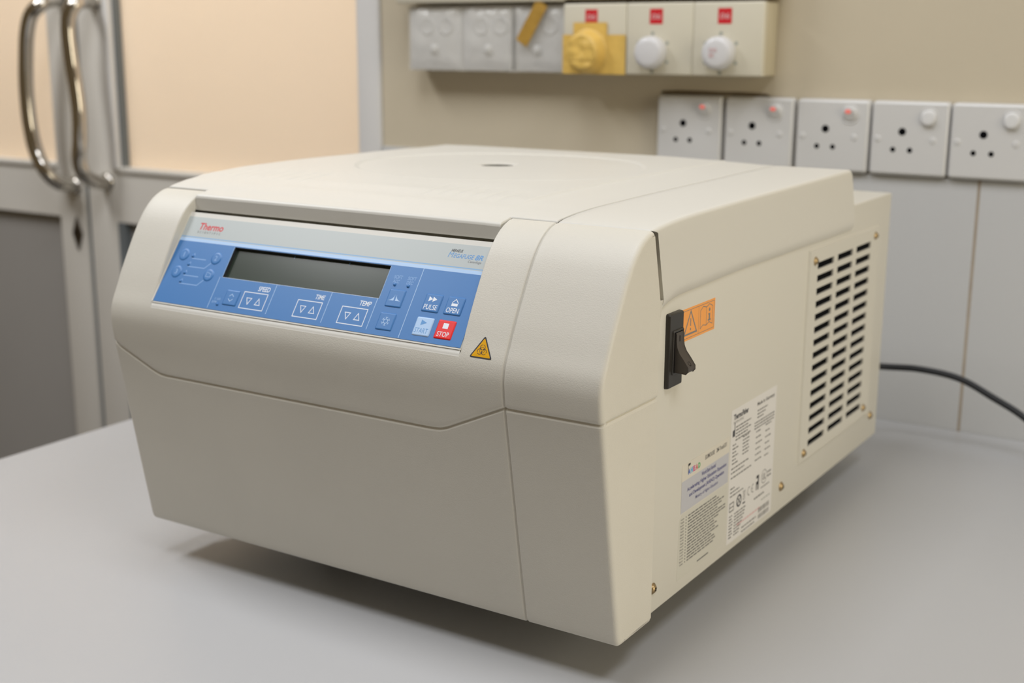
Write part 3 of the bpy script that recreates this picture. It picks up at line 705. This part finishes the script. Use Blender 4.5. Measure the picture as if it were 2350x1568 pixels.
b.rect(lambda u, v, h: SM_(u, v, 5.0), 30.7, 225.0, 31.4, 229.2, 0, 'black_hole')
b.arc(lambda u, v, h: SM_(u, v, 12.45-(v-210.5)*.72+.1), (31.0, 210.5), 1.4, .45, 0, 'black_hole')
b.build('rocker', sw, bevel=.0005)
# orange warning sticker
b = MB(); b.slab(SM_, rectpts(42.5, 220.6, 98.8, 243.4), 0, .12, 'sticker_orange')
h = .16; ink = 'print_grey'
b.line(SM_, rectpts(44.5, 222.2, 97.4, 241.8), .35, h, ink, True); b.line(SM_, [(71.0, 222.2), (71.0, 241.8)], .3, h, ink)
b.line(SM_, [(47.8, 224.8), (68.0, 224.8), (57.9, 240.6)], 1.3, h, ink, True); b.line(SM_, [(57.9, 235.5), (57.9, 230.2)], 1.2, h, ink); b.disk(SM_, (57.9, 227.9), .9, h, ink)
b.line(SM_, [(74.0, 225.0), (74.0, 238.0), (78.6, 240.4), (84.2, 239.0), (89.0, 240.6), (94.6, 238.4), (94.6, 225.4), (89.0, 227.6), (84.2, 225.9), (78.6, 227.0)], .55, h, ink, True); b.line(SM_, [(84.2, 239.0), (84.2, 225.9)], .5, h, ink)
b.disk(SM_, (89.4, 236.4), 1.3, h, ink); b.poly(SM_, [(87.4, 233.9), (90.6, 233.9), (90.6, 229.6), (91.8, 229.6), (91.8, 228.4), (87.0, 228.4), (87.0, 229.6), (88.2, 229.6), (88.2, 232.8), (87.4, 232.8)], h, ink)
b.build('warning_sticker', cf)['label'] = 'orange warning sticker with triangle and manual symbols'
# project sticker
b = MB(); b.slab(SM_, rectpts(52.6, 93.6, 136.2, 129.8), 0, .12, 'sticker_cream'); h = .16
b.slab(SM_, rectpts(52.6, 93.6, 136.2, 117.4), .1, .15, 'sticker_lilac'); h = .2
b.line(SM_, [(63.0, 121.2), (63.0, 128.2), (66.0, 128.2)], .5, h, 'print_dark'); b.poly(SM_, [(63.0, 126.6), (66.6, 127.2), (66.6, 128.6), (63.0, 128.6)], h, 'print_dark')
for k, (ch, c_) in enumerate(zip('AHEAD', ('ink_blue', 'ink_cyan', 'ink_pink', 'ink_red', 'ink_green'))): b.text(SM_, ch, 62.8+4.3*k, 120.4, 66.4+4.3*k, 124.6, h, c_, 0, .05)
b.text(SM_, 'EU/MOU/SE', 92, 123.6, 109, 127.0, h, 'print_sticker', .1, .01); b.text(SM_, '2M-Track/3/1', 112, 123.6, 131, 127.0, h, 'print_sticker', .1, .01)
b.text(SM_, 'World Bank funded', 86.5, 112.6, 112.0, 115.8, h, 'print_navy', 0, .02); b.text(SM_, 'Accelerating Higher Education Expansion', 62.0, 107.0, 132.0, 110.8, h, 'print_navy', 0, .03)
b.text(SM_, 'and Development (AHEAD) Operation', 66.0, 102.0, 128.0, 105.8, h, 'print_navy', 0, .03); b.text(SM_, 'Ministry of Higher Education', 77.0, 97.2, 117.0, 100.6, h, 'print_navy', 0, .01)
b.build('project_sticker', cf)['label'] = 'cream and lilac funding sticker'
# list of rotors sticker
b = MB(); P = [(49.5, 43.4), (116, 43.4), (128, 46), (135.5, 55), (136.2, 92.4), (54.5, 92.4), (51, 89)]; b.slab(SM_, P, 0, .1, 'sticker_clear'); h = .14
rr_ = random.Random(3); 
ends = [118, 125, 130, 130, 118, 133, 133, 121, 116, 118, 119, 122, 111, 114, 117, 112]
for k in range(16):
    v = 89.4-2.30*k
    b.text(SM_, random.Random(k).choice(['Rotor', 'Table', 'Swing', 'Angle', 'Plate']), 53.0, v-1.35, 59.0, v, h, 'print_sticker', 0, .015); b.rect(SM_, 61.6, v-1.1, 63.0, v-.2, h, 'print_sticker')
    u = 65.5
    while u < ends[k]-4:
        l = rr_.uniform(3, 9); u2_ = min(u+l, ends[k]); b.rect(SM_, u, v-1.25, u2_, v-.25, h, 'print_sticker'); u = u2_+.9
b.rect(SM_, 84, 46.6, 104, 47.6, h, 'print_sticker')
b.build('rotor_list_sticker', cf)['label'] = 'translucent sticker with lines of small print'
# rating plate sticker
b = MB(); b.slab(SM_, rectpts(138.6, 40.6, 231.0, 149.2), 0, .12, 'sticker_white'); h = .16
b.text(SM_, 'ThermoFisher', 143, 140.6, 172, 145.2, h, 'print_dark', 0, .04); b.text(SM_, 'SCIENTIFIC', 143, 137.4, 163, 139.4, h, 'print_sticker', 0, .0)
b.text(SM_, 'Made in Germany', 190, 140.2, 227, 144.0, h, 'print_sticker', 0, .03)
def smalltext(u0, u1, v, hh=1.7, mt='print_sticker', seed=0):
    R_ = random.Random(seed*31+int(v*10)); u = u0
    while u < u1-1:
        l = R_.uniform(2, 6); e = min(u+l, u1); b.rect(SM_, u, v, e, v+hh*.62, h, mt); u = e+.9
for k in range(5): smalltext(148, 178-(k % 2)*6, 133.6-2.6*k)
b.poly(SM_, [(142, 127.4), (146.5, 127.4), (146.5, 133.5), (146.0, 139.0), (145.2, 139.0), (145.2, 133.0), (142, 132.4)], h, 'print_dark')
for k in range(3): smalltext(191, 212-(k*4), 136.2-2.8*k, seed=1)
for k in range(3): smalltext(186, 228, 127.0-2.4*k, seed=2)
for k in range(6):
    smalltext(143, 150+4*(k % 2), 120.0-3.0*k, seed=3); smalltext(163, 176, 122.0-2.8*k, seed=4); smalltext(190, 200+(k % 3)*2, 119.0-4.8*k, seed=5); smalltext(210, 222-(k % 2)*3, 120.0-5.2*k, seed=6)
smalltext(142, 176, 101.0, seed=7); smalltext(142, 168, 97.6, seed=8); smalltext(142, 184, 93.6, seed=9)
for k in range(3): smalltext(142, 152+8*k, 84.8-3.1*k, seed=10)
b.line(SM_, rectpts(142, 66.8, 150, 73.4), .9, h, 'print_sticker', True); b.line(SM_, [(142, 70), (150, 70)], .8, h, 'print_sticker')
b.arc(SM_, (160.5, 71.2), 4.4, 1.5, h, 'print_dark'); b.line(SM_, [(157.5, 68.4), (163.5, 74)], 1.2, h, 'print_dark'); b.line(SM_, [(157.5, 74), (163.5, 68.4)], 1.0, h, 'print_dark')
b.line(SM_, [(168.6, 76.0), (172.8, 76.0), (171.7, 69.0), (169.6, 69.0)], .4, h, 'print_sticker', True); b.line(SM_, [(168.4, 69), (173, 77)], .35, h, 'print_sticker'); b.line(SM_, [(173, 69), (168.4, 77)], .35, h, 'print_sticker'); b.rect(SM_, 168, 65.6, 173.4, 66.9, h, 'print_dark')
b.arc(SM_, (181.0, 73), 3.3, .7, h, 'print_sticker', 70, 290); b.arc(SM_, (189.0, 73), 3.3, .7, h, 'print_sticker', 70, 290); b.line(SM_, [(185.8, 73), (188.8, 73)], .6, h, 'print_sticker')
b.rect(SM_, 195.2, 73.4, 200.6, 76.0, h, 'print_dark'); b.rect(SM_, 195.2, 69, 197.0, 76, h, 'print_dark'); b.rect(SM_, 198.6, 68.6, 200.8, 81.2, h, 'print_dark'); b.rect(SM_, 195.2, 78.8, 200.6, 81.2, h, 'print_dark')
b.arc(SM_, (212, 76.4), 5.6, .6, h, 'print_sticker'); b.text(SM_, 'UL', 208.8, 73.6, 215.2, 79.2, h, 'print_sticker', 0, .02); smalltext(219, 227, 77.2, 2.4, seed=11); smalltext(219, 227, 73.8, 2.4, seed=12)
for k in range(8): smalltext(142, 149, 62.2-2.5*k, seed=13); smalltext(152, 176-(k*2), 62.0-2.5*k, seed=14)
smalltext(192, 214, 61.8, 2.2, seed=15); smalltext(206, 224, 67.4, seed=16); smalltext(208, 228, 56.6, 1.6, 'faint_ink', seed=17)
smalltext(158, 206, 50.8, 2.2, 'faint_pink', seed=18)
for k in range(12): b.rect(SM_, 203+1.95*k, 47.6, 203+1.95*k+random.Random(k).uniform(.6, 1.5), 51.6, h, 'print_sticker')
for k in range(12): b.rect(SM_, 203+1.95*k, 42.2, 203+1.95*k+random.Random(k+40).uniform(.6, 1.5), 46.0, h, 'print_sticker')
smalltext(168, 198, 45.4, seed=19); smalltext(168, 196, 42.0, seed=20)
b.build('rating_label', cf)['label'] = 'white rating label covered in small print'
# vent grille
b = MB(); Y0, Y1, Z0, Z1 = 290., 479., 65.5, 251.0
us = [Y0, 308.6, 350.2, 360.4, 401.6, 411.8, 454.0, Y1]; pitch_ = 11.27; tops_ = [239.4-pitch_*k for k in range(15)]
vs = [Z0]+sorted(sum([[t-6.0, t] for t in tops_], []))+[Z1]
T = 1.8
for i in range(len(us)-1):
    for j in range(len(vs)-1):
        if i in (1, 3, 5) and j % 2 == 1: 
            a, c, d, e = us[i], us[i+1], vs[j], vs[j+1]
            for q in (((a, d), (c, d)), ((c, d), (c, e)), ((c, e), (a, e)), ((a, e), (a, d))): b.add([SM_(*q[0], 0), SM_(*q[1], 0), SM_(*q[1], T), SM_(*q[0], T)], [(0, 1, 2, 3)], 'cream_metal')
            continue
        b.add([SM_(us[i], vs[j], T), SM_(us[i+1], vs[j], T), SM_(us[i+1], vs[j+1], T), SM_(us[i], vs[j+1], T)], [(0, 1, 2, 3)], 'cream_metal')
for q in (((Y0, Z0), (Y1, Z0)), ((Y1, Z0), (Y1, Z1)), ((Y1, Z1), (Y0, Z1)), ((Y0, Z1), (Y0, Z0))):
    ox = lambda p: (p[0]+(1.2 if p[0] == Y1 else -1.2), p[1]+(1.2 if p[1] == Z1 else -1.2))
    b.add([SM_(*ox(q[0]), 0), SM_(*ox(q[1]), 0), SM_(*q[1], T), SM_(*q[0], T)], [(0, 1, 2, 3)], 'cream_metal')
gr = b.build('vent_grille', cf)
b = MB(); b.slab(SM_, rectpts(306, 74, 456.5, 241.5), .05, .2, 'black_hole'); b.build('slot_shade_sheet', gr)['label'] = 'black sheet standing in for the dark depth behind the slots'  # flat black sheet paints the darkness inside the slots
# screws
def screw(u, v, h0, parent, r=3.9):
    b = MB(); b.lathe([(r*1.25, 0), (r*1.25, .4), (r, .5), (r*.95, 1.3), (r*.7, 2.1), (r*.3, 2.5)], lambda x, y, hh: SM_(u+x, v+y, h0+hh), 'brass', 24, cap0=False)
    for a in (.5, .5+PI/2):
        c_, s_ = math.cos(a), math.sin(a); b.poly(SM_, [(u-r*.5*c_+.35*s_, v-r*.5*s_-.35*c_), (u+r*.5*c_+.35*s_, v+r*.5*s_-.35*c_), (u+r*.5*c_-.35*s_, v+r*.5*s_+.35*c_), (u-r*.5*c_-.35*s_, v-r*.5*s_+.35*c_)], h0+2.55, 'black_hole')
    b.build('screw', parent)['label'] = 'brass screw head'
for u, v in ((301.8, 241.6), (467.2, 243.0), (463.2, 74.4), (298.8, 72.6)): screw(u, v, T, gr, 3.0)
for u, v in ((11.0, 52.5), (252.2, 55.6), (494.0, 58.8)): screw(u, v, 0, cf, 3.3)
# mains inlet at the back
b = MB(); b.rbox(.32, .36, .5175, .540, .085, .115, 'black_plastic', .002); b.build('mains_plug', cf)

# ================================================================== POWER CORD
b = MB(); b.tube([(.340, .5415, .100), (.350, .566, .095), (.380, .600, .082), (.413, .620, .0790), (.449, .622, .0808), (.490, .624, .0758), (.527, .622, .0605), (.5584, .618, .0462), (.60, .60, .024), (.66, .56, .0050), (.75, .50, .0038), (.88, .46, .0038), (1.02, .48, .0038)], .0036, 'cord_rubber', 16, 8)
tag(b.build('mains_cable'), 'black power cable curving from the back of the centrifuge in front of the tiled wall', 'cable')

# ================================================================== WALL SOCKETS
def make_socket():
    root = empty('power_socket', (0, 0, 0))
    Wd, Hd = .0838, .0805; F = .0125
    M = lambda u, v, h: (u, -h, v)
    b = MB()
    def ring(ins, h):
        r = max(.0045-ins, .0006); P = []
        for cx, cy, a in ((Wd/2-.0045, Hd/2-.0045, 0), (-Wd/2+.0045, Hd/2-.0045, 90), (-Wd/2+.0045, -Hd/2+.0045, 180), (Wd/2-.0045, -Hd/2+.0045, 270)):
            for k in range(6): t = math.radians(a+18*k); P.append(M(cx+r*math.cos(t), cy+r*math.sin(t), h))
        return P
    rw = [ring(0, .0004), ring(0, F-.0045), ring(.0006, F-.002), ring(.0016, F-.0007), ring(.0032, F)]
    b.grid(rw, 'white_plastic', True, closed=True); b.add(rw[-1], [list(range(24))], 'white_plastic', True); b.add(rw[0], [list(range(24))], 'white_plastic')
    for u, v, r in ((-.0072, .0076, .0042), (-.0162, -.0120, .0029), (.0022, -.0122, .0029)):
        b.arc(M, (u, v), r+.0005, .0010, F+.00005, 'white_plastic'); b.disk(M, (u, v), r, F+.0001, 'black_hole')
    for u, v in ((-.0335, -.0010), (.0262, -.0010)): b.lathe([(.0040, 0), (.0038, .0002), (.0030, .00045), (.001, .0005)], (lambda a, c: (lambda x, y, h: M(a+x, c+y, F+h)))(u, v), 'white_plastic', 20, cap0=False)
    b.build('faceplate', root)
    return root
def rocker(root, on):
    F = .0125; M = lambda u, v, h: (.0202+u, -(F+h), .0236+v)
    b = MB(); rw = []
    for f, h in ((1.22, 0), (1.16, .0007), (1.06, .0006), (1.0, .0004)): rw.append([M(.0079*f*math.copysign(abs(math.cos(t))**.8, math.cos(t)), .0086*f*math.copysign(abs(math.sin(t))**.8, math.sin(t)), h) for t in [2*PI*k/28 for k in range(28)]])
    for f, h in ((.98, 1), (.9, 1.25), (.7, 1.4), (.4, 1.45), (.02, 1.45)):
        rw.append([(lambda u, v: M(u, v, (.0022*h+(v*(-.22 if not on else .30)))))(.0079*f*math.cos(t), .0086*f*math.sin(t)) for t in [2*PI*k/28 for k in range(28)]])
    b.grid(rw, 'white_plastic', True, closed=True)
    if on: 
        R_ = lambda u, v, h: M(u, v, .0033+v*.30+.0003); b.poly(R_, [(.0035*math.cos(2*PI*k/16)-.0012, .0024*math.sin(2*PI*k/16)+.0040) for k in range(16)], 0, 'neon_red')
    b.build('switch_rocker', root)
sx = [.0985, .1862, .2738, .3600, .4455]
pos = ['leftmost of the five, partly hidden by centrifuge', 'second from the left, red lamp lit', 'middle of the five, red lamp lit', 'fourth from the left, no red lamp', 'rightmost of the five, no red lamp']
s_on = make_socket(); rocker(s_on, True); s_off = make_socket(); rocker(s_off, False)
for i in range(5):
    src = s_on if i < 3 else s_off; o = src if i in (0, 3) else copy_tree(src)
    o.location = (sx[i]+.0419, WY+.0001, .3195+TZ); tag(o, 'white three hole wall socket, '+pos[i], 'socket', 'wall sockets in a row above the tiles')

# ================================================================== SWITCH BOXES (film wrapped)
def make_switch():
    root = empty('wall_switch', (0, 0, 0)); M = lambda u, v, h: (u, -h, v); F = .030
    b = MB(); b.rbox(-.0415, .0415, -.0255, -.0002, -.039, .039, 'ivory_edge', .002); b.build('back_box', root)
    b = MB(); b.rbox(-.0422, .0422, -F, -.0245, -.0405, .0405, 'white_plastic', .0022, 3)
    for u in (-.0135, .0165): b.lathe([(.0115, 0), (.0110, .0012), (.0095, .0006), (.004, .0002)], (lambda a: (lambda x, y, h: M(a+x, .0155+y, F+h)))(u), 'white_plastic', 24, cap0=False)
    b.lathe([(.0062, 0), (.0060, .003), (.0045, .0045), (.0015, .005)], lambda x, y, h: M(-.002+x, -.0135+y, F+h), 'white_plastic', 20, cap0=False)
    b.build('faceplate', root)
    rows = []; R_ = random.Random(5)
    from mathutils import noise
    for i in range(25):
        row = []
        for j in range(25):
            u = lerp(-.0432, .0432, j/24); v = lerp(-.0415, .0415, i/24); e = min(j, 24-j, i, 24-i)/24
            h = F+.0012+.0045*sm(0, .2, e)+.0028*noise.noise(Vector((u*45, v*45, 1)))*sm(0, .15, e)
            row.append(M(u, v, h))
        rows.append(row)
    b = MB(); b.grid(rows, 'clear_film', True)
    for edge in (rows[0], rows[-1], [r[0] for r in rows], [r[-1] for r in rows]): b.grid([edge, [(p[0], -.006, p[2]) for p in edge]], 'clear_film', True)
    b.build('plastic_film', root)['label'] = 'clear wrinkled plastic film'
    return root
sw0 = make_switch()
lab = ['leftmost white wall switch under wrinkled clear film, next to the door frame', 'white wall switch under clear film, between two others, no tape on it', 'white wall switch under clear film with a slanting strip of brown tape on it']
for i, xc in enumerate((-.2165, -.1320, -.0590)):
    o = sw0 if i == 0 else copy_tree(sw0); o.location = (xc, WY, .4250+TZ); tag(o, lab[i], 'switch', 'film wrapped switches in the upper row')
    if i == 2: o.scale = (.985, 1, 1)
# ================================================================== FAN REGULATORS
def make_reg():
    root = empty('fan_regulator', (0, 0, 0)); M = lambda u, v, h: (u, -h, v); F = .042
    b = MB(); b.rbox(-.0428, .0428, -.0335, -.0002, -.0408, .0408, 'ivory_edge', .0015); b.build('back_box', root)
    b = MB(); b.rbox(-.0430, .0430, -F, -.0325, -.0413, .0413, 'ivory_plastic', .0022, 3)
    for a in (90, 30, 150, 210, 330, 270): b.disk(M, (-.0082+.0218*math.cos(math.radians(a)), -.0155+.0218*math.sin(math.radians(a))), .0022, F+.0001, 'faint_ink', 12)
    b.slab(M, [(-.0125, .0170), (.0042, .0170), (.0042, .0343), (-.0125, .0343)], F, F+.0003, 'red_label'); b.text(M, '06', -.0100, .0225, .0018, .0288, F+.0004, 'faint_pink', .1, .012)
    b.build('faceplate', root)
    return root
def knob(root, pink):
    F = .042; b = MB(); M = lambda x, y, h: (-.0082+x, -(F+h), -.0155+y)
    b.lathe([(.0186, 0), (.0188, .003), (.0182, .011), (.0170, .0132), (.012, .0142), (.001, .0145)], M, 'white_knob', 40, cap0=False)
    if pink: b.text(M, 'OG\n06', -.0075, -.0045, .0015, .0055, .0149, 'faint_pink', 0, .02)
    b.build('knob', root)
rg = make_reg(); rg2 = copy_tree(rg); rg3 = copy_tree(rg); knob(rg, False); knob(rg2, False); knob(rg3, True)
for o, xc, l in ((rg, .0265, 'ivory fan regulator with red label, its knob taped over, left of two uncovered ones'), (rg2, .1128, 'ivory fan regulator with plain white knob, just right of the taped one'), (rg3, .1988, 'ivory fan regulator with faint pink marks on its knob, rightmost of the three')):
    o.location = (xc, WY, .4247+TZ); tag(o, l, 'regulator', 'fan regulators in the upper row')
# tape
def tape(name, x0, x1, z0, z1, yf, mt, dome, label, ang=0, nx_=40, nz_=30):
    from mathutils import noise
    b = MB(); rows = []; cx, cz = (x0+x1)/2, (z0+z1)/2
    for th in (0, .00035):
        G_ = []
        for i in range(nz_+1):
            row = []
            for j in range(nx_+1):
                u = lerp(x0, x1, j/nx_); v = lerp(z0, z1, i/nz_)
                if ang: du, dv = u-cx, v-cz; u2, v2 = cx+du*math.cos(ang)-dv*math.sin(ang), cz+du*math.sin(ang)+dv*math.cos(ang)
                else: u2, v2 = u, v
                hgt = .0006+.0003*noise.noise(Vector((u*120, v*120, 3)))
                if dome:
                    d = math.hypot(u2-dome[0], (v2-dome[1])*1.0); k_ = 1-sm(.0195, .0270, d); hgt += dome[2]*k_+.0016*k_*noise.noise(Vector((u*90, v*90, 7)))*1.5
                row.append((u2, yf-hgt-th, v2))
            G_.append(row)
        b.grid(G_, mt, True); rows.append(G_)
    tag(b.build(name), label, 'tape')
tape('masking_tape', -.0165, .0696, .3832, .4295, WY-.0421, 'tape', (.0183, .4092, .0158), 'wide strip of yellow masking tape stuck over the left fan regulator knob')
tape('masking_tape', -.0015, .0446, .4000, .4438, WY-.0427, 'tape', (.0183, .4092, .0160), 'short upright piece of yellow masking tape below the left red label')
tape('masking_tape', -.093, -.0355, .4345, .4525, WY-.0375, 'tape_brown', None, 'slanting strip of brown tape on the third film wrapped switch', ang=1.02)
# trunking above the row
b = MB(); b.rbox(-.2735, .2465, WY-.036, WY-.0002, .4712, .530, 'ivory_edge', .002)
b.rbox(-.2745, -.018, WY-.040, WY-.034, .4690, .532, 'ivory_plastic', .002)
tag(b.build('cable_trunking'), 'ivory trunking box on the wall directly above the row of switches', 'trunking')
